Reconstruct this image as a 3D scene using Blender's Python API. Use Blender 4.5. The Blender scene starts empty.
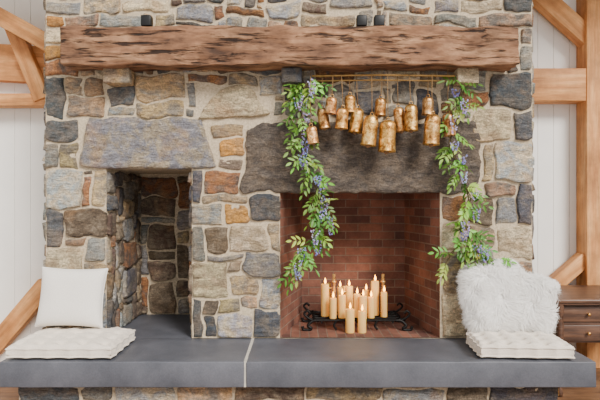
import bpy, math, random
from mathutils import Vector, Matrix, noise
R = random.Random(7)
D=4.2; S=0.0075; H=1.535
def P(px,py,y=0.0):
    k=S*(D+y)/D
    return Vector(((px-300)*k, y, H-(py-200)*k))
def lin(c,a=1.0):
    o=[]
    for v in c:
        v=v/255.0
        o.append(v/12.92 if v<=0.04045 else ((v+0.055)/1.055)**2.4)
    return (o[0],o[1],o[2],a)
# ------------------------------------------------------------ materials
def newmat(name):
    m=bpy.data.materials.new(name); m.use_nodes=True
    nt=m.node_tree; b=nt.nodes['Principled BSDF']
    return m,nt,b
def nd(nt,t,**k):
    n=nt.nodes.new(t)
    for a,v in k.items(): setattr(n,a,v)
    return n
def noise_n(nt,vec,scale,detail=4,rough=0.55,dist=0.0):
    n=nd(nt,'ShaderNodeTexNoise'); n.inputs['Scale'].default_value=scale
    n.inputs['Detail'].default_value=detail; n.inputs['Roughness'].default_value=rough
    n.inputs['Distortion'].default_value=dist
    if vec: nt.links.new(vec,n.inputs['Vector'])
    return n.outputs['Fac']
def ramp(nt,fac,stops):
    r=nd(nt,'ShaderNodeValToRGB')
    el=r.color_ramp.elements
    while len(el)<len(stops): el.new(0.5)
    for e,(p,c) in zip(el,stops):
        e.position=p; e.color=c if len(c)==4 else (*c,1)
    nt.links.new(fac,r.inputs['Fac'])
    return r.outputs['Color']
def mix(nt,fac,a,b,mode='MIX'):
    m=nd(nt,'ShaderNodeMix',data_type='RGBA',blend_type=mode)
    for s,v in ((m.inputs[0],fac),(m.inputs[6],a),(m.inputs[7],b)):
        if isinstance(v,bpy.types.NodeSocket): nt.links.new(v,s)
        else: s.default_value=v
    return m.outputs[2]
def madd(nt,a,b,op='ADD'):
    n=nd(nt,'ShaderNodeMath',operation=op)
    for s,v in zip(n.inputs,(a,b)):
        if isinstance(v,bpy.types.NodeSocket): nt.links.new(v,s)
        else: s.default_value=v
    return n.outputs[0]
def bump(nt,b,h,strength,dist=0.01):
    n=nd(nt,'ShaderNodeBump'); n.inputs['Strength'].default_value=strength
    n.inputs['Distance'].default_value=dist
    nt.links.new(h,n.inputs['Height']); nt.links.new(n.outputs[0],b.inputs['Normal'])
def objc(nt,scale=(1,1,1)):
    tc=nd(nt,'ShaderNodeTexCoord'); mp=nd(nt,'ShaderNodeMapping')
    mp.inputs['Scale'].default_value=scale
    nt.links.new(tc.outputs['Object'],mp.inputs['Vector'])
    return mp.outputs[0]
def simple(name,c,rough=0.6,metal=0.0,var=0.12,sc=20,bmp=0.1):
    m,nt,b=newmat(name); v=objc(nt)
    n=noise_n(nt,v,sc)
    c=lin(c); d=tuple(x*(1-var*2) for x in c[:3]); l=tuple(min(1,x*(1+var)) for x in c[:3])
    nt.links.new(ramp(nt,n,[(0.3,d),(0.7,l)]),b.inputs['Base Color'])
    b.inputs['Roughness'].default_value=rough; b.inputs['Metallic'].default_value=metal
    if bmp: bump(nt,b,n,bmp)
    return m
def m_stone():
    m,nt,b=newmat('fieldstone'); v=objc(nt)
    a1=nd(nt,'ShaderNodeAttribute',attribute_name='Col'); a2=nd(nt,'ShaderNodeAttribute',attribute_name='Col2')
    n1=noise_n(nt,v,8,7,0.68,0.6); f=ramp(nt,n1,[(0.44,(0,0,0)),(0.58,(1,1,1))])
    c=mix(nt,f,a1.outputs['Color'],a2.outputs['Color'])
    nw=noise_n(nt,v,4.3,6,0.6,0.3)
    fw=madd(nt,madd(nt,ramp(nt,nw,[(0.52,(0,0,0)),(0.66,(1,1,1))]),.40,'MULTIPLY'),a1.outputs['Alpha'],'MULTIPLY')
    c=mix(nt,fw,c,lin((188,144,98)))
    vs=objc(nt,(1,1,3.2)); n2=noise_n(nt,vs,16,9,0.75,0.8)
    c=mix(nt,0.95,c,ramp(nt,n2,[(0.30,(0.26,0.25,0.25)),(0.42,(0.72,0.71,0.70)),(0.55,(1.10,1.10,1.08)),(0.70,(1.95,1.9,1.8))]),'MULTIPLY')
    n3=noise_n(nt,v,85,5,0.65)
    c=mix(nt,0.7,c,ramp(nt,n3,[(0.33,(0.5,0.48,0.46)),(0.52,(1,1,1)),(0.7,(1.45,1.43,1.4))]),'MULTIPLY')
    nt.links.new(c,b.inputs['Base Color']); b.inputs['Roughness'].default_value=0.88
    h=madd(nt,n2,madd(nt,n3,0.5,'MULTIPLY')); bump(nt,b,h,1.0,0.024)
    return m
def m_mortar():
    m,nt,b=newmat('mortar'); v=objc(nt)
    n=noise_n(nt,v,60,5,0.7); n2=noise_n(nt,v,5)
    c=ramp(nt,n,[(0.3,lin((168,150,124))),(0.7,lin((230,212,182)))])
    c=mix(nt,0.4,c,ramp(nt,n2,[(0.3,(0.75,0.73,0.7)),(0.7,(1,1,1))]),'MULTIPLY')
    nt.links.new(c,b.inputs['Base Color']); b.inputs['Roughness'].default_value=0.95
    bump(nt,b,n,0.6,0.008); return m
def m_wood(name,dark,mid,light,sx=1.2,sy=14,rough=0.6,crack=0.0,bs=0.3,patch=0.7,th=0.34):
    m,nt,b=newmat(name); v=objc(nt,(sx,sy,sy))
    n=noise_n(nt,v,2.2,8,0.65) 
    c=ramp(nt,n,[(0.3,lin(dark)),(0.5,lin(mid)),(0.72,lin(light))])
    v2=objc(nt,(sx*0.9,sy*2.0,sy*2.0)); n2=noise_n(nt,v2,2.6,5,0.55,0.4)
    v3=objc(nt); n3=noise_n(nt,v3,3.5,6,0.65)
    c=mix(nt,patch,c,ramp(nt,n3,[(0.3,(0.50,0.48,0.47)),(0.65,(1.25,1.25,1.25))]),'MULTIPLY')
    if crack>0:
        c=mix(nt,crack,c,ramp(nt,n2,[(th,(0.10,0.08,0.07)),(th+.07,(1,1,1))]),'MULTIPLY')
    nt.links.new(c,b.inputs['Base Color']); b.inputs['Roughness'].default_value=rough
    r=ramp(nt,n2,[(th-.02,(0,0,0)),(th+.1,(1,1,1))])
    bump(nt,b,madd(nt,r,n),bs,0.014); return m
def m_brick():
    m,nt,b=newmat('firebrick'); tc=nd(nt,'ShaderNodeTexCoord')
    br=nd(nt,'ShaderNodeTexBrick'); nt.links.new(tc.outputs['UV'],br.inputs['Vector'])
    br.inputs['Scale'].default_value=1; br.inputs['Brick Width'].default_value=0.215
    br.inputs['Row Height'].default_value=0.07; br.inputs['Mortar Size'].default_value=0.005
    br.inputs['Mortar Smooth'].default_value=0.3
    br.inputs['Color1'].default_value=lin((144,96,78)); br.inputs['Color2'].default_value=lin((100,66,58))
    br.inputs['Mortar'].default_value=lin((134,114,100)); br.offset=0.5
    n=noise_n(nt,objc(nt),4,6,0.6); n2=noise_n(nt,objc(nt),60,3,0.6)
    c=mix(nt,0.85,br.outputs['Color'],ramp(nt,n,[(0.3,(0.38,0.36,0.35)),(0.65,(1.1,1.07,1.05))]),'MULTIPLY')
    c=mix(nt,0.5,c,ramp(nt,n2,[(0.3,(0.7,0.68,0.66)),(0.65,(1.1,1.1,1.1))]),'MULTIPLY')
    nt.links.new(c,b.inputs['Base Color']); b.inputs['Roughness'].default_value=0.85
    bump(nt,b,madd(nt,1.0,br.outputs['Fac'],'SUBTRACT'),0.7,0.006); return m
def m_attr(name,rough=0.6):
    m,nt,b=newmat(name); a=nd(nt,'ShaderNodeAttribute',attribute_name='Col')
    n=noise_n(nt,objc(nt),30)
    c=mix(nt,0.5,a.outputs['Color'],ramp(nt,n,[(0.3,(0.75,0.75,0.75)),(0.7,(1.15,1.15,1.15))]),'MULTIPLY')
    nt.links.new(c,b.inputs['Base Color']); b.inputs['Roughness'].default_value=rough
    return m
def m_fabric(name,c,sc=180):
    m,nt,b=newmat(name); v=objc(nt)
    w=nd(nt,'ShaderNodeTexWave'); w.inputs['Scale'].default_value=sc*0.3; w.inputs['Distortion'].default_value=3
    w.bands_direction='Z'; nt.links.new(v,w.inputs['Vector'])
    n=noise_n(nt,v,sc,3)
    cc=lin(c); nt.links.new(ramp(nt,n,[(0.3,tuple(x*0.85 for x in cc[:3])),(0.7,cc)]),b.inputs['Base Color'])
    b.inputs['Roughness'].default_value=0.95; b.inputs['Sheen Weight'].default_value=0.3
    bump(nt,b,madd(nt,n,w.outputs['Fac']),0.25,0.004); return m
def m_fur():
    m,nt,b=newmat('white_fur'); b.inputs['Base Color'].default_value=(1,.985,.955,1); b.inputs['Roughness'].default_value=.8
    t=nd(nt,'ShaderNodeBsdfTranslucent'); t.inputs['Color'].default_value=(1,.985,.955,1)
    mx=nd(nt,'ShaderNodeMixShader'); mx.inputs[0].default_value=.3
    o=nt.nodes['Material Output']
    nt.links.new(b.outputs[0],mx.inputs[1]); nt.links.new(t.outputs[0],mx.inputs[2]); nt.links.new(mx.outputs[0],o.inputs['Surface'])
    return m
def m_brass(name='aged_brass',metal=0.75,rough=.34):
    m,nt,b=newmat(name); v=objc(nt)
    a=nd(nt,'ShaderNodeAttribute',attribute_name='Col')
    n=noise_n(nt,v,24,8,0.8,0.5); n2=noise_n(nt,v,9,3)
    c=ramp(nt,n,[(0.36,lin((86,52,30))),(0.45,lin((176,122,62))),(0.54,lin((236,188,114))),(0.66,lin((252,232,188)))])
    c=mix(nt,0.6,c,ramp(nt,n2,[(0.35,(0.5,0.44,0.38)),(0.6,(1.12,1.12,1.12))]),'MULTIPLY')
    c=mix(nt,1.0,c,a.outputs['Color'],'MULTIPLY')
    nt.links.new(c,b.inputs['Base Color']); b.inputs['Metallic'].default_value=metal; b.inputs['Roughness'].default_value=rough
    bump(nt,b,n,0.5,0.005); return m
def m_emit(name,c,s):
    m,nt,b=newmat(name); b.inputs['Base Color'].default_value=lin(c)
    b.inputs['Emission Color'].default_value=lin(c); b.inputs['Emission Strength'].default_value=s; return m
STONE=m_stone(); MORTAR=m_mortar(); BRICK=m_brick()
MANTEL=m_wood('hewn_oak',(76,52,38),(138,98,70),(186,144,108),1.5,6,0.85,0.95,1.0,1.0,.37)
TIMBER=m_wood('fir_timber',(176,112,60),(210,146,86),(234,178,118),0.9,9,0.6,0.15,0.15)
DARKW=m_wood('dark_walnut',(56,38,30),(92,64,48),(124,90,68),1.0,12,0.4,0,0.15)
FLOORW=m_wood('floor_oak',(84,58,40),(128,92,64),(150,112,80),1.0,6,0.5,0.1,0.1)
def bluestone():
    m,nt,b=newmat('bluestone_slab'); v=objc(nt)
    n=noise_n(nt,v,3,7,0.6); n2=noise_n(nt,v,90,4,0.7)
    c=ramp(nt,n,[(0.3,lin((74,77,85))),(0.7,lin((104,106,114)))])
    c=mix(nt,0.5,c,ramp(nt,n2,[(0.3,(0.7,0.7,0.7)),(0.7,(1.15,1.15,1.15))]),'MULTIPLY')
    nt.links.new(c,b.inputs['Base Color']); b.inputs['Roughness'].default_value=0.5
    bump(nt,b,n2,0.25,0.004); return m
SLATE=bluestone()
WHITEB=simple('white_boards',(252,250,244),0.6,0,0.02,4,0.02)
PLASTER=simple('warm_plaster',(224,208,186),0.8,0,0.04,5,0.05)
IRON=simple('black_iron',(28,26,25),0.5,0.6,0.2,40,0.2)
BLACK=simple('black_metal',(24,24,25),0.45,0.3,0.1,30,0.05)
LEAF=m_attr('leaf',0.5); PETAL=m_attr('petal',0.7); VINE=simple('vine_bark',(96,84,48),0.8)
WAX=simple('candle_wax',(228,188,112),0.5,0,0.04,10,0.03)
wb=WAX.node_tree.nodes['Principled BSDF']
wb.inputs['Subsurface Weight'].default_value=0.3
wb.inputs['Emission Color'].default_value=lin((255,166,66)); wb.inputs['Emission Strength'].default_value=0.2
WICK=simple('wick',(40,30,24),0.9); FLAME=m_emit('flame',(255,172,58),16)
BRASS=m_brass(); GOLD=m_brass('candlestick_brass',0.5,.3)
ROPE=simple('jute_cord',(150,116,74),0.9,0,0.2,90,0.3)
BAMBOO=simple('brass_rod',(176,136,76),0.45,0.4,0.15,30,0.1)
LINEN=m_fabric('white_linen',(250,245,236)); LINEN2=m_fabric('cream_cotton',(242,230,214),120)
FUR=m_fur()
# ------------------------------------------------------------ mesh builder
class MB:
    def __init__(s): s.v=[]; s.f=[]; s.m=[]; s.sm=[]; s.c=[]; s.c2=[]; s.uv={}
    def add(s,vs,fs,mat=0,smooth=True,col=(1,1,1,1),col2=None,uvs=None):
        o=len(s.v); s.v+= [tuple(p) for p in vs]
        for k,f in enumerate(fs):
            if uvs: s.uv[len(s.f)]=uvs[k]
            s.f.append(tuple(i+o for i in f)); s.m.append(mat); s.sm.append(smooth)
        s.c+=[col]*len(vs); s.c2+=[col2 or col]*len(vs)
    def build(s,name,mats,loc=None,rot=None,parent=None):
        me=bpy.data.meshes.new(name) 
        if loc is not None and rot is None:
            s.v=[(a-loc[0],b-loc[1],c-loc[2]) for a,b,c in s.v]
        me.from_pydata(s.v,[],s.f) 
        for m in mats: me.materials.append(m)
        me.polygons.foreach_set('material_index',s.m); me.polygons.foreach_set('use_smooth',s.sm)
        for nm,data in (('Col',s.c),('Col2',s.c2)):
            a=me.color_attributes.new(nm,'FLOAT_COLOR','POINT')
            a.data.foreach_set('color',[x for c in data for x in c])
        if s.uv:
            l=me.uv_layers.new(name='UVMap')
            for fi,u in s.uv.items():
                for k,li in enumerate(me.polygons[fi].loop_indices): l.data[li].uv=u[k]
        me.update()
        ob=bpy.data.objects.new(name,me); bpy.context.collection.objects.link(ob)
        if loc is not None: ob.location=loc
        if rot is not None: ob.rotation_euler=rot
        if parent: ob.parent=parent
        return ob
def empty(name):
    o=bpy.data.objects.new(name,None); bpy.context.collection.objects.link(o); return o
def box(mb,a,b,mat=0,col=(1,1,1,1)):
    x0,y0,z0=a; x1,y1,z1=b
    v=[(x0,y0,z0),(x1,y0,z0),(x1,y1,z0),(x0,y1,z0),(x0,y0,z1),(x1,y0,z1),(x1,y1,z1),(x0,y1,z1)]
    mb.add(v,[(0,3,2,1),(4,5,6,7),(0,1,5,4),(1,2,6,5),(2,3,7,6),(3,0,4,7)],mat,False,col)
def lines(L,r,step):
    n=max(1,int((L-2*r)/step)) 
    return [0,r*0.35,r]+[r+(L-2*r)*i/n for i in range(1,n)]+[L-r,L-r*0.35,L]
def rbox(mb,cen,size,r,step=0.1,amp=0.0,freq=4,mat=0,col=(1,1,1,1),col2=None,M=None,seed=0,fine=0.4):
    hx,hy,hz=[q/2 for q in size]; r=min(r,hx*0.9,hy*0.9,hz*0.9); M=M or Matrix.Identity(3)
    def tr(p):
        q=Vector((max(-hx+r,min(hx-r,p[0])),max(-hy+r,min(hy-r,p[1])),max(-hz+r,min(hz-r,p[2]))))
        d=Vector(p)-q
        if d.length>1e-9: q=q+d.normalized()*r
        if amp:
            s=Vector((seed*3.1,seed*1.7,seed))
            w=Vector((q.x,q.y,q.z))*freq+s
            n=Vector((noise.noise(w),noise.noise(w+Vector((7,7,7))),noise.noise(w+Vector((19,3,5)))))*amp
            w2=Vector((w.x*2.2,w.y*6,w.z*6))
            n+=Vector((0,noise.noise(w2),noise.noise(w2+Vector((3,3,3)))))*amp*fine
            q=q+n
        return (M@q)+Vector(cen)
    ax=[[t-hx for t in lines(2*hx,r,step)],[t-hy for t in lines(2*hy,r,step)],[t-hz for t in lines(2*hz,r,step)]]
    for k in range(3):
        a,b=(k+1)%3,(k+2)%3
        for sgn in (-1,1):
            A,B=ax[a],ax[b]; vs=[];fs=[]
            for u in A:
                for v in B:
                    p=[0,0,0]; p[a]=u;p[b]=v;p[k]=sgn*(hx,hy,hz)[k]; vs.append(tr(p))
            nb=len(B)
            for i in range(len(A)-1):
                for j in range(nb-1):
                    f=(i*nb+j,(i+1)*nb+j,(i+1)*nb+j+1,i*nb+j+1)
                    fs.append(f if sgn>0 else f[::-1])
            mb.add(vs,fs,mat,True,col,col2)
def lathe(mb,cen,prof,n=16,mat=0,M=None,col=(1,1,1,1)):
    M=M or Matrix.Identity(3); vs=[];fs=[]
    for r,z in prof:
        for i in range(n):
            a=2*math.pi*i/n; vs.append(M@Vector((r*math.cos(a),r*math.sin(a),z))+Vector(cen))
    for k in range(len(prof)-1):
        for i in range(n):
            j=(i+1)%n; fs.append((k*n+i,k*n+j,(k+1)*n+j,(k+1)*n+i))
    mb.add(vs,fs,mat,True,col)
def tube(mb,pts,r,n=6,mat=0,col=(1,1,1,1),taper=1.0):
    pts=[Vector(p) for p in pts]; vs=[];fs=[]; up=None
    for k,p in enumerate(pts):
        d=(pts[min(k+1,len(pts)-1)]-pts[max(k-1,0)]).normalized()
        if up is None: up=Vector((0,1,0)) if abs(d.y)<0.9 else Vector((1,0,0))
        a=d.cross(up)
        if a.length<1e-4: a=d.cross(Vector((1,0,0.1)))
        a.normalize(); b=a.cross(d).normalized(); up=b
        rr=r*(1+(taper-1)*k/(len(pts)-1))
        for i in range(n):
            t=2*math.pi*i/n; vs.append(p+(a*math.cos(t)+b*math.sin(t))*rr)
    for k in range(len(pts)-1):
        for i in range(n):
            j=(i+1)%n; fs.append((k*n+i,k*n+j,(k+1)*n+j,(k+1)*n+i))
    fs.append(tuple(range(n))[::-1]); fs.append(tuple(range((len(pts)-1)*n,len(pts)*n)))
    mb.add(vs,fs,mat,True,col)
def spline(pts,n=8):
    pts=[Vector(p) for p in pts]; out=[]
    q=[pts[0]*2-pts[1]]+pts+[pts[-1]*2-pts[-2]]
    for i in range(1,len(q)-2):
        for k in range(n):
            t=k/n; a,b,c,d=q[i-1],q[i],q[i+1],q[i+2]
            out.append(0.5*((2*b)+(c-a)*t+(2*a-5*b+4*c-d)*t*t+(3*b-a-3*c+d)*t**3))
    out.append(pts[-1]); return out
# ------------------------------------------------------------ stonework
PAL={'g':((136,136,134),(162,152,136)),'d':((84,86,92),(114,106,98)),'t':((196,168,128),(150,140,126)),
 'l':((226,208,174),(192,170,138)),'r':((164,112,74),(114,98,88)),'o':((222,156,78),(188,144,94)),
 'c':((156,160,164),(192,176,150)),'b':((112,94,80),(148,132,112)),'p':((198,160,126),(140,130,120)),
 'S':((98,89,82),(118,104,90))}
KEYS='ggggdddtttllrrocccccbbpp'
WARP=[None]
def warp(p):
    if WARP[0] is None: return p
    W,Hh,holes,sd=WARP[0]
    d=min(p.x,W-p.x,p.y)
    for x0,y0,x1,y1 in holes:
        dx=max(x0-p.x,0,p.x-x1); dy=max(y0-p.y,0,p.y-y1); d=min(d,math.hypot(dx,dy))
    k=max(0.0,min(1.0,d/.09))
    q=Vector((p.x*4.5+sd,p.y*5.5,sd)); q2=Vector((p.x*11+sd,p.y*11,3))
    return p+Vector((noise.noise(q)*.034+noise.noise(q2)*.012,noise.noise(q+Vector((31,7,2)))*.040+noise.noise(q2+Vector((31,7,2)))*.014,0))*k
def stone(mb,fr,quad,key,bulge=0.013,step=0.02,inset=0.0062,rough=1.0):
    O,U,V,N=fr
    c1,c2=PAL[key]; j=R.uniform(0.84,1.13) if key!='S' else 1.0
    al=0.0 if key in 'S' else (0.4 if key in 'dg' else 1.0)
    rr=4 if key!='S' else 0
    c1=lin([min(255,v*j+R.uniform(-rr,rr)) for v in c1],al); c2=lin([min(255,v*j) for v in c2],al)
    q=[Vector((a,b,0)) for a,b in quad]; c=sum(q,Vector())/4
    jit=0.006
    q=[p+Vector((inset*(1 if p.x<c.x else -1),inset*(1 if p.y<c.y else -1),0))+Vector((R.uniform(-jit,jit),R.uniform(-jit,jit),0)) for p in q]
    w=((q[1]-q[0]).length+(q[2]-q[3]).length)/2; h=((q[3]-q[0]).length+(q[2]-q[1]).length)/2
    if w<0.012 or h<0.012: return
    er=min(0.009,w*0.3,h*0.3); xs=lines(w,er,step); ys=lines(h,er,step)
    off=Vector((R.uniform(0,50),R.uniform(0,50),0)); tx=R.uniform(-1,1)*0.008; ty=R.uniform(-1,1)*0.008
    rc=min(0.024,w*0.13,h*0.13); bl=bulge*R.uniform(0.6,1.6); cr=[R.choice((0.0,0.3,0.7,1.5)) for _ in range(4)]
    vs=[];fs=[]
    for x in xs:
        s=2*x/w-1
        for y in ys:
            t=2*y/h-1; a=(s+1)/2; b=(t+1)/2
            p=(q[0]*(1-a)+q[1]*a)*(1-b)+(q[3]*(1-a)+q[2]*a)*b
            k=(abs(s)**8)*(abs(t)**8)*rc*cr[(0 if s<0 else 1)+(0 if t<0 else 2)]
            p.x-=math.copysign(k,s); p.y-=math.copysign(k,t)
            nn=p*9+off; n2=p*34+off
            p=p+Vector((noise.noise(nn),noise.noise(nn+Vector((9,9,0))),0))*0.008*rough+Vector((noise.noise(n2),noise.noise(n2+Vector((9,9,0))),0))*0.005*rough
            p=warp(p)
            e=min(x,w-x,y,h-y); f=1-(1-min(e/er,1))**2
            fc=noise.noise(Vector((p.x*7,p.y*13,0))+off); fc=abs(fc)*-0.022+0.006
            hh=-0.012+(0.012+bl)*f+f*rough*(fc+noise.noise(p*40+off)*0.0045)+f*(s*tx+t*ty)
            vs.append(O+U*p.x+V*p.y+N*hh)
    ny=len(ys)
    flip=(U.cross(V)).dot(N)<0
    for i in range(len(xs)-1):
        for jj in range(ny-1):
            f=(i*ny+jj,(i+1)*ny+jj,(i+1)*ny+jj+1,i*ny+jj+1); fs.append(f[::-1] if flip else f)
    mb.add(vs,fs,1,True,c1,c2)
def fill(mb,fr,W,Hh,holes=(),manual=(),cell=0.015,wr=(9,26),hr=(7,15),keys=KEYS,step=0.02,bulge=0.013):
    nx=int(round(W/cell)); ny=int(round(Hh/cell)); occ=[[False]*nx for _ in range(ny)]
    WARP[0]=(W,Hh,holes,R.uniform(0,40))
    rects=[]
    def cells(x0,y0,x1,y1):
        return max(0,int(round(x0/cell))),max(0,int(round(y0/cell))),min(nx,int(round(x1/cell))),min(ny,int(round(y1/cell)))
    def mark(i0,j0,i1,j1):
        for j in range(j0,j1):
            for i in range(i0,i1): occ[j][i]=True
    for h in holes: mark(*cells(*h))
    for quad,key in manual:
        xs=[p[0] for p in quad]; ys=[p[1] for p in quad]
        c=cells(min(xs),min(ys),max(xs),max(ys)); mark(*c)
        rect=len(set(xs))==2 and len(set(ys))==2
        if rect: rects.append([*c,key,True])
        else: stone(mb,fr,quad,key,bulge*1.2,step,rough=1.6 if key=='S' else 1.1)
    for j in range(ny-1,-1,-1):
        for i in range(nx):
            if occ[j][i]: continue
            tw=R.randint(*wr); th=R.randint(*hr)
            z=R.random()
            if z<0.18: tw=R.randint(5,8); th=R.randint(7,15)
            elif z<0.3: th=R.randint(4,5)
            run=0
            while i+run<nx and not occ[j][i+run] and run<tw+6: run+=1
            w=run if run<=tw+5 else tw
            h=0
            while j-h>=0 and h<th+5 and all(not occ[j-h][i+k] for k in range(w)) : h+=1
            if h>=th+5: h=th
            if w<4 or h<3: continue
            mark(i,j-h+1,i+w,j+1); rects.append([i,j-h+1,i+w,j+1,R.choice(keys),False])
    for rnd in range(4):
        for r in rects:
            i0,j0,i1,j1=r[:4]
            if r[5] and rnd<1: continue
            if i0>0 and all(not occ[j][i0-1] for j in range(j0,j1)): mark(i0-1,j0,i0,j1); r[0]-=1
            i0,j0,i1,j1=r[:4]
            if i1<nx and all(not occ[j][i1] for j in range(j0,j1)): mark(i1,j0,i1+1,j1); r[2]+=1
            i0,j0,i1,j1=r[:4]
            if j0>0 and all(not occ[j0-1][i] for i in range(i0,i1)): mark(i0,j0-1,i1,j0); r[1]-=1
            i0,j0,i1,j1=r[:4]
            if j1<ny and all(not occ[j1][i] for i in range(i0,i1)): mark(i0,j1,i1,j1+1); r[3]+=1
    for i0,j0,i1,j1,key,_ in rects:
        x0,y0,x1,y1=i0*cell,j0*cell,i1*cell,j1*cell
        sk=R.uniform(-.008,.008) if not _ else 0
        stone(mb,fr,[(x0,y0),(x1,y0),(x1+sk,y1),(x0+sk,y1)],key,bulge,step)
    WARP[0]=None
X=Vector((1,0,0));Y=Vector((0,1,0));Z=Vector((0,0,1))
XL,XR=-1.9125,1.7475; NL,NR=-1.4475,-0.8175; FL,FR=-0.15,1.05
NT=H+31*S; FT=H+7*S; BK=1.1; ND=0.865; TOP=3.7; SB=0.5
root=empty('stone_fireplace')
mb=MB()
e=0.006
box(mb,(XL+e,0,SB),(NL-e,BK,TOP)); box(mb,(NR+e,0,SB),(FL,BK,TOP)); box(mb,(FR,0,SB),(XR-e,BK,TOP))
box(mb,(NL-e,0,NT+e),(NR+e,BK,TOP)); box(mb,(FL,0,FT+e),(FR,BK,TOP)); box(mb,(NL-e,ND+e,SB),(NR+e,BK,NT+e))
def mx(px): return (px-300)*S-XL
def mz(py): return H-(py-200)*S-SB
man=[]
def mq(k,*p): man.append(([(mx(a),mz(b)) for a,b in p],k))
def mr(k,x0,y0,x1,y1): mq(k,(x0,y1),(x1,y1),(x1,y0),(x0,y0))
mq('c',(79,169),(218,169),(203,117),(88,117))
mq('S',(241,194),(483,194),(481,119),(244,121))
for a in ["d 45 76 64 116","t 65 76 84 96","t 84 76 106 96","p 65 97 104 117","d 107 85 132 107","t 134 73 185 99","r 187 74 222 83",
 "d 45 118 80 141","g 45 142 58 169","t 59 142 79 169","c 45 170 83 207","r 84 176 92 207","t 93 170 107 207","d 45 208 63 245","b 64 208 107 237",
 "l 45 247 83 277","g 84 238 107 262","t 84 263 107 290","g 45 279 83 306","t 45 307 83 337","c 84 291 107 337",
 "o 218 139 243 160","t 210 122 242 138","r 203 170 238 194","d 191 170 202 203","c 191 204 222 226","o 223 206 246 226","d 248 195 280 221",
 "b 206 227 228 250","l 229 227 266 250","g 191 227 205 259","l 191 260 228 298","g 243 251 280 275","t 233 276 258 297","c 259 276 280 308",
 "d 191 299 202 337","b 203 299 216 314","c 217 315 251 336","d 252 309 280 336","t 267 222 280 250","g 206 251 242 260",
 "t 228 74 254 83","c 256 76 282 96","g 186 84 196 106","t 134 100 184 115",
 "d 488 72 533 108","l 473 110 512 142","d 513 109 533 142","c 496 143 533 181","t 484 144 495 181","g 494 198 516 221","d 517 184 533 224","l 495 226 533 262",
 "t 470 226 494 250","r 443 196 466 218","l 443 219 467 251","t 440 252 469 290","l 440 291 469 336","p 484 182 516 197","b 467 196 493 224",
 "g 45 0 81 12","t 82 -6 117 13","l 118 -2 171 11","o 45 13 62 27","c 176 6 215 20","r 232 8 262 19","t 390 13 430 27","l 460 0 500 14","g 330 -6 372 9",
 "p 64 13 96 27","g 98 14 142 27","t 152 13 175 27","d 176 21 215 27","c 264 2 300 20","b 302 3 328 14","t 302 15 356 27","c 432 0 458 14","g 433 15 478 27","p 480 15 533 27","d 502 -4 533 14"]:
    k,*n=a.split(); mr(k,*[float(v) for v in n])
mq('l',(194,120),(272,118),(250,85),(222,85))
holes=[(NL-XL,0,NR-XL,NT-SB),(FL-XL,0,FR-XL,FT-SB)]
fill(mb,(Vector((XL,0,SB)),X,Z,-Y),XR-XL,TOP-SB,holes,man,step=0.015)
fill(mb,(Vector((XL,0,SB)),Y,Z,-X),BK,TOP-SB,step=0.04)
fill(mb,(Vector((XR,0,SB)),Y,Z,X),BK,TOP-SB,step=0.04)
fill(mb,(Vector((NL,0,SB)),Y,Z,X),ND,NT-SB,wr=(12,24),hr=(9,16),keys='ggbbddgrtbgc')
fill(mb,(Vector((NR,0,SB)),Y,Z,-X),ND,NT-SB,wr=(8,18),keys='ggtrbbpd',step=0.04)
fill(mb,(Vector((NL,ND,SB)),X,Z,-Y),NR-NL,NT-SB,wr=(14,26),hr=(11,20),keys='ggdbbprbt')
for x0,x1,y0,y1,k in ((105,131,68,84,'t'),(282,302,68,84,'d'),(456,477,68,84,'l')):
    a=P(x0,y1,-0.1); b=P(x1,y0,-0.1); c1,c2=PAL[k]
    zt=2.495
    rbox(mb,((a.x+b.x)/2,-0.07,(a.z+zt)/2),(b.x-a.x,0.16,zt-a.z),0.012,0.03,0.008,7,1,lin(c1),lin(c2),seed=x0)
box(mb,(-1.86,-0.49,0),(1.70,BK,0.335))
fill(mb,(Vector((-1.87,-0.49,0)),X,Z,-Y),3.58,0.335,wr=(14,34),hr=(8,14))
fill(mb,(Vector((-1.86,-0.49,0)),Y,Z,-X),1.5,0.335,step=0.05)
fill(mb,(Vector((1.70,-0.49,0)),Y,Z,X),1.5,0.335,step=0.05)
box(mb,(XL+e,0.0,0.335),(XR-e,BK,0.40))
mb.build('stonework',[MORTAR,STONE],parent=root)
mb=MB()
def bq(a,b,z0,z1,off=0):
    a=Vector(a);b=Vector(b);L=(b-a).length
    mb.add([(a.x,a.y,z0),(b.x,b.y,z0),(b.x,b.y,z1),(a.x,a.y,z1)],[(0,1,2,3)],0,False,uvs=[[(off,z0),(off+L,z0),(off+L,z1),(off,z1)]])
by=0.71; bl,brr=0.02,0.915
bq((FL,0.01),(bl,by),SB,FT+0.01); bq((bl,by),(brr,by),SB,FT+0.01,0.05); bq((brr,by),(FR,0.01),SB,FT+0.01,0.1)
mb.add([(FL,0,SB+.004),(FR,0,SB+.004),(brr,by,SB+.004),(bl,by,SB+.004)],[(0,1,2,3)],0,False,uvs=[[(0,FL),(0,FR),(by,brr),(by,bl)]])
mb.add([(FL,0,FT+.005),(FR,0,FT+.005),(brr,by,FT+.005),(bl,by,FT+.005)],[(3,2,1,0)],0,False,uvs=[[(by,bl),(by,brr),(0,FR),(0,FL)]])
mb.build('firebox',[BRICK],parent=root)
mb=MB(); box(mb,(FL,by+.02,SB),(FR,BK,FT)); box(mb,(FL+.0,0,SB-.1),(FR,BK,SB-.002)); mb.build('firebox_backing',[MORTAR],parent=root)
xs=-0.352
mb=MB()
rbox(mb,((-1.925+xs-.006)/2,-0.31,(0.334+SB)/2),(xs-.006+1.925,0.62,SB-0.334),0.008,0.06,0.003,5,0)
rbox(mb,((1.895+xs+.006)/2,-0.31,(0.334+SB)/2),(1.895-xs-.006,0.62,SB-0.334),0.008,0.06,0.003,5,0,seed=4)
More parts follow.
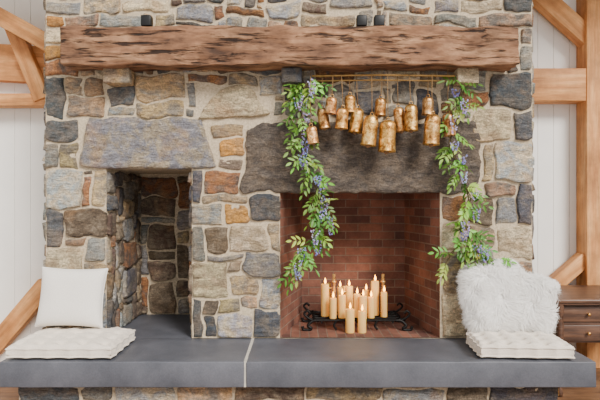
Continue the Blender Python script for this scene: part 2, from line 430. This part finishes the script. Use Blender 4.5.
box(mb,(xs-.01,-0.612,0.336),(xs+.01,-0.001,SB-.002),1)
box(mb,(NL,-0.01,0.42),(NR,ND+.02,SB),0)
box(mb,(XL+.01,-0.01,0.42),(NL,0.02,SB),0)
mb.build('hearth_slab',[SLATE,simple('pale_joint',(200,194,182),0.9)],parent=root)
# ------------------------------------------------------------ mantel
mb=MB(); x0,x1=-1.70,1.55; z0,z1=2.492,2.77
rbox(mb,(0,0,0),(x1-x0,0.215,z1-z0),0.014,0.014,0.020,3.4,0,fine=0.6)
mb.build('mantel_beam',[MANTEL],loc=((x0+x1)/2,-0.128,(z0+z1)/2),rot=(0,0,0))
for px,py0 in ((147,14),(361.5,15),(379,15)):
    mb=MB(); c=P(px,27,-0.12)
    z=2.776
    rbox(mb,(c.x,-0.12,z+0.006),(0.07,0.07,0.012),0.004,0.03)
    rbox(mb,(c.x,-0.12,z+0.058),(0.074,0.074,0.08),0.008,0.03)
    lathe(mb,(c.x,-0.12,z+0.098),[(0.001,0.004),(0.022,0.004),(0.03,0),(0.03,-0.003)],16)
    mb.build('mantel_uplight',[BLACK],loc=(c.x,-0.12,z))
# ------------------------------------------------------------ garlands
def leaf(mb,p,d,n,L,W,col):
    d=d.normalized(); s=d.cross(n)
    if s.length<1e-3: return
    s.normalize(); n=s.cross(d).normalized()
    vs=[p,p+d*L*.3+s*W*.42+n*W*.12,p+d*L*.3-n*W*.05,p+d*L*.3-s*W*.42+n*W*.12,
        p+d*L*.65+s*W*.4+n*W*.08-n*L*.03,p+d*L*.65-n*L*.06,p+d*L*.65-s*W*.4+n*W*.08-n*L*.03,p+d*L-n*L*.12]
    mb.add(vs,[(0,1,2),(0,2,3),(1,4,5,2),(2,5,6,3),(4,7,5),(5,7,6)],0,True,col)
def rv(): 
    return Vector((R.uniform(-1,1),R.uniform(-1,1),R.uniform(-1,1)))
def garland(paths,name,Lr=(.08,.16)):
    mb=MB()
    for path,spr,fl in paths:
        pts=spline(path,10)
        tube(mb,pts,0.005,5,2)
        tube(mb,[p+Vector((0.015*math.sin(i*.5),0.008*math.cos(i*.5),0)) for i,p in enumerate(pts)],0.0035,5,2)
        n=int(spr)
        for k in range(n):
            t=k/n*(len(pts)-1); i=int(t); p=pts[i].lerp(pts[i+1],t-i)
            d=rv(); d.y=-abs(d.y)*.55-.05; d.z=d.z*.8-.3; d.x*=1.2; d.normalize()
            L=R.uniform(*Lr)
            sp=[p+d*L*q+Vector((0,0,-0.035*q*q)) for q in (0,.25,.5,.75,1)]
            for q in sp: 
                if q.y>-0.035: q.y=-0.035
            tube(mb,sp,0.0015,4,2)
            c=R.choice([(96,146,38),(122,168,52),(70,112,34),(148,190,76),(84,130,44)]); c=lin([v*R.uniform(.85,1.12) for v in c])
            nn=(rv()*.6+Vector((0,-.6,.7))).normalized()
            for q in range(1,5):
                dd=(sp[q]-sp[q-1]).normalized(); s=dd.cross(nn).normalized()
                for sg in (-1,1):
                    if q==4 and sg==1: continue
                    l=R.uniform(.044,.068)
                    ld=dd*.7+s*sg*.9+Vector((0,0,-.25)) if q<4 else dd
                    lp=sp[q] 
                    if (lp+ld.normalized()*l).y>-.03: ld.y=-abs(ld.y)*.3
                    leaf(mb,lp,ld,nn+rv()*.25,l,R.uniform(.020,.027),c)
        m=int(n*fl)
        for k in range(m):
            t=(k+.5)/m*(len(pts)-1); i=int(t); p=pts[i].lerp(pts[i+1],t-i)+Vector((R.uniform(-.06,.06),R.uniform(-.08,-.02),R.uniform(-.03,.02)))
            L=R.uniform(.06,.13); base=R.choice([(152,148,200),(172,168,214),(134,132,190),(196,190,222)])
            tube(mb,[p,p+Vector((0,0,-L))],0.0015,4,2)
            for q in range(34):
                h=q/34; rr=.022*(1-h)**.7+.004; a=R.uniform(0,6.28)
                o=p+Vector((rr*math.cos(a),rr*math.sin(a),-L*h)); dr=Vector((math.cos(a),math.sin(a),-.4))
                col=lin([min(255,v*R.uniform(.85,1.15)) for v in base])
                s=R.uniform(.009,.014)
                dr.normalize(); sd=dr.cross(Z).normalized(); u=sd.cross(dr)
                mb.add([o,o+dr*s*.6+sd*s*.6,o+dr*s,o+dr*s*.6-sd*s*.6,o+dr*s*.5+u*s*.7,o+dr*s*.5-u*s*.6],
                  [(0,1,4),(4,3,0),(1,2,4),(2,3,4),(0,5,1),(0,3,5),(1,5,2),(2,5,3)],1,False,col)
    c=paths[0][0][0]; mb.build(name,[LEAF,PETAL,VINE],loc=tuple(c))
gy=-0.11
def GP(*a): return [P(x,y,gy) for x,y in a]
garland([(GP((308,80),(300,100),(302,135),(308,165),(318,195),(322,222),(308,245),(296,272)),76,.24),(GP((306,92),(304,86),(318,80)),8,0)],'wisteria_garland')
garland([(GP((460,80),(462,105),(451,138),(457,165),(468,195),(466,222),(470,242),(478,252)),54,.24),
  (GP((474,246),(486,256),(500,264)),9,.0),(GP((464,238),(452,254),(444,266)),8,.12)],'wisteria_garland',(.06,.14))
# ------------------------------------------------------------ bells on rods
mb=MB(); yb=-0.14
tube(mb,[P(312,76,yb),P(380,75,yb),P(455,76,yb)],0.007,8,1)
tube(mb,[P(314,81,yb+.03),P(380,80,yb+.03),P(453,81,yb+.03)],0.006,8,1)
for px in (320,372,424,448):
    a=P(px,76,yb); b=P(px,70,yb); b.z=2.50
    tube(mb,[a+Vector((0,-.008,-.008)),a+Vector((0,.0,-.012)),a+Vector((0,.012,.0)),b],0.0025,5,2)
bells=[(322,108,129,12),(332,97,114,12),(350,95,113,12),(343,108,129,13),(358,108,133,14),(372,115,146,16),(381,98,116,12),
 (388,120,152,18),(398,107,132,12),(411,104,131,14),(428,97,115,12),(433,114,145,17),(448,113,136,13),(311,126,144,12)]
for i,(cx,ty,by_,w) in enumerate(bells):
    y=yb+(-.035 if i%2 else .03)
    if w>14: y=yb-.05
    k=S*(D+y)/D; t=P(cx,ty,y); h=(by_-ty)*k; r=w*k/2
    an=R.uniform(-.14,.14); M=Matrix.Rotation(an,3,'Y')
    g=R.uniform(.75,1.1); bc=(g,g*R.uniform(.88,1.02),g*R.uniform(.75,1.1),1)
    prof=[(0.001,0),(r*.35,-.002),(r*.68,-h*.05),(r*.88,-h*.13),(r*.92,-h*.25),(r*.93,-h*.6),(r*.95,-h*.88),(r*1.0,-h*.96),(r*1.02,-h),(r*.93,-h),(r*.86,-h*.9),(r*.8,-h*.3),(r*.5,-h*.12),(0.001,-h*.1)]
    lathe(mb,t,prof,20,0,M,bc)
    for zz in (.28,.84):
        lathe(mb,t,[(r*.9,-h*zz+.004),(r*.99,-h*zz),(r*.92,-h*zz-.004)],20,0,M,bc)
    lathe(mb,t,[(0.001,-h*.6),(r*.1,-h*.62),(r*.1,-h*.92),(r*.28,-h*.97),(r*.28,-h*1.04),(0.001,-h*1.08)],8,3,M)
    tube(mb,[t+M@Vector((.012*math.cos(a),0,.012*math.sin(a)+.008)) for a in [q*math.pi/5 for q in range(11)]],.0025,5,0)
    top=P(cx+R.uniform(-2,2),76,yb if i%2 else yb+.03)
    tube(mb,[t+Vector((0,0,.015)),t.lerp(top,.5)+Vector((R.uniform(-.006,.006),0,0)),top+Vector((0,-.008,.004)),top+Vector((0,.004,.01))],.0028,5,2)
mb.build('brass_bell_garland',[BRASS,BAMBOO,ROPE,simple('wood_clapper',(150,110,70))],loc=tuple(P(380,76,yb)))
# ------------------------------------------------------------ fire grate
mb=MB(); gz=0.585
gx0=P(316,300,.3).x; gx1=P(396,300,.3).x
for yy in (.22,.30,.38,.46,.54):
    tube(mb,[(gx0-.03,yy,gz+.012),(gx0,yy,gz),((gx0+gx1)/2,yy,gz),(gx1,yy,gz),(gx1+.03,yy,gz+.012)],.009,6)
for xx in (gx0+.04,(gx0+gx1)/2,gx1-.04):
    tube(mb,[(xx,.2,gz-.012),(xx,.56,gz-.012)],.008,6)
for xx,sg in ((gx0+.02,-1),(gx1-.02,1)):
    for yy in (.22,.54):
        tube(mb,spline([(xx,yy,gz),(xx+sg*.05,yy,gz-.005),(xx+sg*.085,yy-.01,gz-.04),(xx+sg*.06,yy-.01,gz-.06),(xx+sg*.075,yy-.01,SB+.012),(xx+sg*.12,yy-.01,SB+.014),(xx+sg*.13,yy-.01,SB+.04)],6),.012,6)
        tube(mb,spline([(xx,yy,gz),(xx+sg*.07,yy,gz+.01),(xx+sg*.115,yy,gz+.05),(xx+sg*.09,yy,gz+.075),(xx+sg*.07,yy,gz+.055)],6),.009,6)
for xx in (gx0+.16,gx1-.16):
    for yy in (.22,.54): tube(mb,spline([(xx,yy,gz),(xx-.02,yy,gz-.04),(xx,yy,SB+.012)],5),.009,6)
mb.build('fire_grate',[IRON],loc=((gx0+gx1)/2,.38,gz))
# ------------------------------------------------------------ candles
cc=empty('candle_cluster'); ci=[0]
def candle(px,ty,w,y,zb,lit=True):
    k=S*(D+y)/D; x=(px-300)*k; zt=H-(ty-200)*k; r=w*k/2; mb=MB()
    lathe(mb,(x,y,0),[(0.001,zb),(r*.95,zb),(r,zb+.004),(r*.99,zb+(zt-zb)*.5),(r,zt-.006),(r*.93,zt),(r*.82,zt-.002),(r*.7,zt-.009),(0.001,zt-.011)],20,0)
    tube(mb,[(x,y,zt-.012),(x+.001,y,zt),(x+.002,y,zt+.007)],.0012,5,1)
    if lit: lathe(mb,(x+.002,y,zt+.002),[(.0005,0),(.007,.008),(.0088,.017),(.0055,.032),(.0004,.050)],10,2)
    ci[0]+=1; mb.build('pillar_candle_%d'%ci[0],[WAX,WICK,FLAME],loc=(x,y,zb),parent=cc)
GZ=gz+.009
for a in [(325,284,8,.34,GZ),(333,298,7,.25,GZ),(342,295,7.5,.27,GZ),(349,286,8,.42,GZ),(357,294,7,.30,GZ),(363,296,8,.24,GZ),(366,290,6,.46,GZ),
 (371,297,7,.27,GZ),(375,281,8,.38,GZ),(384,292,6.5,.31,GZ),(350,309,9,.15,SB+.005),(362,311,8.5,.15,SB+.005),(340,287,5.5,.5,GZ)]:
    candle(*a)
def stick(px,ty,y,zb):
    k=S*(D+y)/D; x=(px-300)*k; zt=H-(ty-200)*k; h=zt-zb; mb=MB()
    lathe(mb,(x,y,zb),[(0.001,0),(.03,0),(.03,.01),(.014,.02),(.011,.03),(.018,h*.2),(.010,h*.26),(.018,h*.4),(.010,h*.46),(.017,h*.6),(.009,h*.68),(.013,h*.78),(.023,h*.8),(.023,h*.83),(.013,h*.84),(.013,h),(.009,h),(.009,h*.95),(.001,h*.95)],16,0)
    ci[0]+=1; mb.build('brass_candlestick_%d'%ci[0],[GOLD],loc=(x,y,zb),parent=cc)
stick(334,274,.41,GZ); stick(383,274,.44,GZ); stick(329.5,282,.46,GZ); stick(344,286,.38,GZ)
# ------------------------------------------------------------ soft goods
def pillow(name,cen,w,h,t,tilt,yaw,mat,fur=0,roll=0):
    mb=MB(); n=30; pin=.07 if not fur else -.04
    def pt(u,v,sg):
        x=w/2*u*(1-pin*(1-v*v)); z=h/2*v*(1-pin*(1-u*u))
        if fur:
            c=(abs(u)**4)*(abs(v)**4)*.16; x*=1-c; z*=1-c
        th=t/2*(max(0,(1-u**4)*(1-v**4)))**.45
        th+=noise.noise(Vector((x*7,z*7,sg*3)))*.012*(1-u*u)*(1-v*v)
        return Vector((x,sg*th,z))
    us=[math.sin(math.pi/2*(2*i/n-1)) for i in range(n+1)]
    for sg in (-1,1):
        vs=[pt(u,v,sg) for u in us for v in us]; fs=[]
        for i in range(n):
            for j in range(n):
                f=(i*(n+1)+j,(i+1)*(n+1)+j,(i+1)*(n+1)+j+1,i*(n+1)+j+1); fs.append(f if sg<0 else f[::-1])
        mb.add(vs,fs,0,True)
    if not fur:
        edge=[pt(u,-1,1) for u in us]+[pt(1,v,1) for v in us[1:]]+[pt(u,1,1) for u in us[::-1][1:]]+[pt(-1,v,1) for v in us[::-1][1:]]
        tube(mb,edge,.004,6,0)
    rot=Matrix.Rotation(yaw,3,'Z')@Matrix.Rotation(tilt,3,'X')@Matrix.Rotation(roll,3,'Y')
    if fur:
        down=rot.inverted()@Vector((0,-.1,-1))
        for k in range(fur):
            u=R.uniform(-1,1); v=R.uniform(-1,1)
            ed=R.random()<.28
            if ed: 
                if R.random()<.5: u=math.copysign(R.uniform(.94,1),u)
                else: v=math.copysign(R.uniform(.94,1),v)
            sg=-1 if R.random()<.85 else 1
            p=pt(u,v,sg); base=Vector((u**5*.9,sg*.7,v**5*.9)).normalized()
            q=p*9; cl=Vector((noise.noise(q),0,noise.noise(q+Vector((9,1,4)))))*2.2+rv()*.3
            tg=down*.45+cl+Vector((u*.4,0,v*.4)); tg=tg-base*tg.dot(base); tg.normalize()
            L=R.uniform(.035,.09); wd=R.uniform(.0016,.0028)
            d1=(base*(1.0 if ed else .7)+tg*.7).normalized(); d2=(base*.2+tg+rv()*.2).normalized(); d3=(base*-.1+tg+down*.25+rv()*.3).normalized()
            sd=d2.cross(base) 
            if sd.length<1e-3: continue
            sd.normalize()
            a=p+d1*L*.35; b=a+d2*L*.4; c=b+d3*L*.35
            mb.add([p-sd*wd,p+sd*wd,a-sd*wd,a+sd*wd,b-sd*wd*.8,b+sd*wd*.8,c],[(0,1,3,2),(2,3,5,4),(4,5,6)],0,True)
    ob=mb.build(name,[mat],loc=cen,rot=rot.to_euler()); return ob
def seat(name,cen,w,d,h,nx,ny,yaw,mat):
    mb=MB(); n=84; ax=[math.copysign(abs(math.sin(math.pi/2*(2*i/n-1)))**.85,2*i/n-1) for i in range(n+1)]
    tx=[(-1+(2*i+1)/nx) for i in range(nx)]; ty=[(-1+(2*i+1)/ny) for i in range(ny)]
    def pt(u,v,sg):
        q=(max(0,(1-abs(u)**8)*(1-abs(v)**8)))**.32
        sc=.012
        x=w/2*u-math.copysign(sc*abs(math.sin(v*math.pi*ny/2+ (math.pi/2))),u)*abs(u)**10
        y=d/2*v-math.copysign(sc*abs(math.sin(u*math.pi*nx/2+ (math.pi/2))),v)*abs(v)**10
        z=sg*h/2*q
        if sg>0:
            dent=0
            for a in tx:
                for b in ty:
                    r2=((u-a)*w/2)**2+((v-b)*d/2)**2
                    dent+=.044*math.exp(-r2/(.020**2))+.024*math.exp(-r2/(.05**2))
            z=z+.028*q-dent*q+noise.noise(Vector((x*25,y*25,0)))*.007*q
        return (x,y,z)
    for sg in (1,-1):
        vs=[pt(u,v,sg) for u in ax for v in ax]; fs=[]
        for i in range(n):
            for j in range(n):
                f=(i*(n+1)+j,(i+1)*(n+1)+j,(i+1)*(n+1)+j+1,i*(n+1)+j+1); fs.append(f if sg>0 else f[::-1])
        mb.add(vs,fs,0,True)
    edge=[pt(u,-1,1) for u in ax]+[pt(1,v,1) for v in ax[1:]]+[pt(u,1,1) for u in ax[::-1][1:]]+[pt(-1,v,1) for v in ax[::-1][1:]]
    for dz in (-h*.3,h*.3): tube(mb,[(p[0]*.997,p[1]*.997,p[2]+dz) for p in edge],.0065,6,0)
    for a in tx:
        for b in ty: lathe(mb,(a*w/2,b*d/2,pt(a,b,1)[2]),[(.001,.006),(.006,.005),(.009,.001),(.009,-.002)],8,0)
    mb.build(name,[mat],loc=cen,rot=(0,0,yaw))
seat('tufted_seat_cushion',(-1.555,-.335,SB+.048),.70,.53,.085,5,4,0.0,LINEN2)
seat('tufted_seat_cushion',(1.475,-.40,SB+.052),.61,.40,.095,5,4,-.06,LINEN2)
pillow('throw_pillow',(-1.645,-.16,SB+.13+.205),.47,.42,.15,math.radians(-13),.05,LINEN,roll=.03)
pillow('fur_throw_pillow',(1.42,-.15,SB+.11+.215),.41,.44,.14,math.radians(-12),.0,FUR,fur=26000,roll=-.12)
pillow('fur_throw_pillow',(1.64,-.17,SB+.11+.175),.31,.35,.12,math.radians(-14),-.2,FUR,fur=16000,roll=.16)
# ------------------------------------------------------------ room
mb=MB()
x=-4.2
while x<4.4:
    box(mb,(x+.002,BK,0),(x+.148,BK+.03,4.2)); x+=.15
box(mb,(-4.3,BK+.01,0),(4.5,BK+.15,4.2))
mb.build('wall_back',[WHITEB])
mb=MB()
y=-4.5
while y<BK:
    box(mb,(-4.3,y+.0015,-.03),(4.5,y+.1385,0)); y+=.14
box(mb,(-4.3,-4.5,-.1),(4.5,BK,-.012)); mb.build('floor',[FLOORW])
mb=MB(); box(mb,(-4.3,-.6,4.2),(4.5,BK+.15,4.3)); mb.build('ceiling',[PLASTER])
mb=MB(); box(mb,(-4.4,-1.0,0),(-4.3,BK,4.2)); mb.build('wall_left',[WHITEB])
mb=MB(); box(mb,(4.5,-1.0,0),(4.6,BK,4.2)); mb.build('wall_right',[WHITEB])
fr=empty('timber_frame')
def timber(name,a,b,wd,dp,mat=TIMBER):
    a=Vector(a);b=Vector(b); d=b-a; L=d.length; d.normalize()
    yv=Vector((0,1,0)) if abs(d.y)<.9 else Vector((1,0,0)); zv=d.cross(yv).normalized(); yv=zv.cross(d).normalized()
    M=Matrix((d,yv,zv)).transposed()
    mb=MB(); rbox(mb,(0,0,0),(L,dp,wd),.008,.3)
    mb.build(name,[mat],loc=tuple((a+b)/2),rot=M.to_euler(),parent=fr)
ty=1.0
timber('post',(P(591,0,ty).x,1.0,0),(P(591,0,ty).x,1.0,4.2),.18,.2)
timber('beam_right',P(528,86.5,ty),P(582,86.5,ty),.30,.18)
timber('knee_brace_1',P(528,-14,ty),P(588,40,ty),.17,.12)
timber('knee_brace_2',P(540,296,ty),P(584,258,ty),.13,.12)
timber('beam_left',P(-60,101,ty),P(50,101,ty),.11,.18)
timber('knee_brace_3',P(-8,350,ty),P(48,284,ty),.17,.12)
timber('rafter',P(-25,3,.8),P(60,50,.8),.15,.14)
timber('knee_brace_4',P(12,22,.95),P(44,100,.95),.14,.12)
timber('beam_upper',P(-60,60,1.03),P(50,66,1.03),.34,.1)
# ------------------------------------------------------------ side table
mb=MB(); tx0,tx1=1.98,2.95; ty0,ty1=.13,.87; tz=.765
rbox(mb,((tx0+tx1)/2,(ty0+ty1)/2,tz-.015),(tx1-tx0,ty1-ty0,.03),.01,.1)
rbox(mb,((tx0+tx1)/2,(ty0+ty1)/2,tz-.038),(tx1-tx0-.03,ty1-ty0-.03,.018),.006,.1)
rbox(mb,((tx0+tx1)/2,(ty0+ty1)/2+.02,tz-.20),(tx1-tx0-.1,ty1-ty0-.12,.31),.006,.2)
for xx in (tx0+.05,tx1-.05):
    for yy in (ty0+.05,ty1-.05):
        lathe(mb,(xx,yy,0),[(.001,0),(.02,0),(.028,.03),(.018,.06),(.024,.12),(.03,.2),(.018,.26),(.018,.28),(.03,.3),(.03,.35),(.02,.37),(.028,.45),(.032,.55),(.02,.62),(.032,.66),(.032,.72)],14)
for zz in (tz-.125,tz-.275):
    rbox(mb,((tx0+tx1)/2,ty0+.075,zz),(tx1-tx0-.16,.02,.125),.006,.2)
    for xx in (tx0+.28,tx1-.28): lathe(mb,(xx,ty0+.055,zz),[(.001,.02),(.012,.018),(.014,.01),(.006,0),(.006,-.015)],12,1,Matrix.Rotation(math.pi/2,3,'X'))
mb.build('side_table',[DARKW,BRASS],loc=((tx0+tx1)/2,(ty0+ty1)/2,0))
# ------------------------------------------------------------ lights, world, camera
w=bpy.data.worlds.new('World'); bpy.context.scene.world=w; w.use_nodes=True
bg=w.node_tree.nodes['Background']; bg.inputs[0].default_value=(1.0,0.99,0.975,1); bg.inputs[1].default_value=1.08
def sun(n,rot,e,ang,c):
    l=bpy.data.lights.new(n,'SUN'); l.energy=e; l.angle=math.radians(ang); l.color=c
    o=bpy.data.objects.new(n,l); o.rotation_euler=[math.radians(v) for v in rot]; bpy.context.collection.objects.link(o)
sun('sun_key',(54,0,32),4.9,20,(1,.95,.89))
l=bpy.data.lights.new('candle_glow','POINT'); l.energy=1.7; l.color=(1,.62,.28); l.shadow_soft_size=.08
o=bpy.data.objects.new('candle_glow',l); o.location=(.43,.30,.90); bpy.context.collection.objects.link(o)
cam=bpy.data.cameras.new('camera'); cam.sensor_width=36; cam.lens=D/S/600*36
co=bpy.data.objects.new('camera',cam); co.location=(0,-D,H); co.rotation_euler=(math.radians(90),0,0)
bpy.context.collection.objects.link(co); bpy.context.scene.camera=co
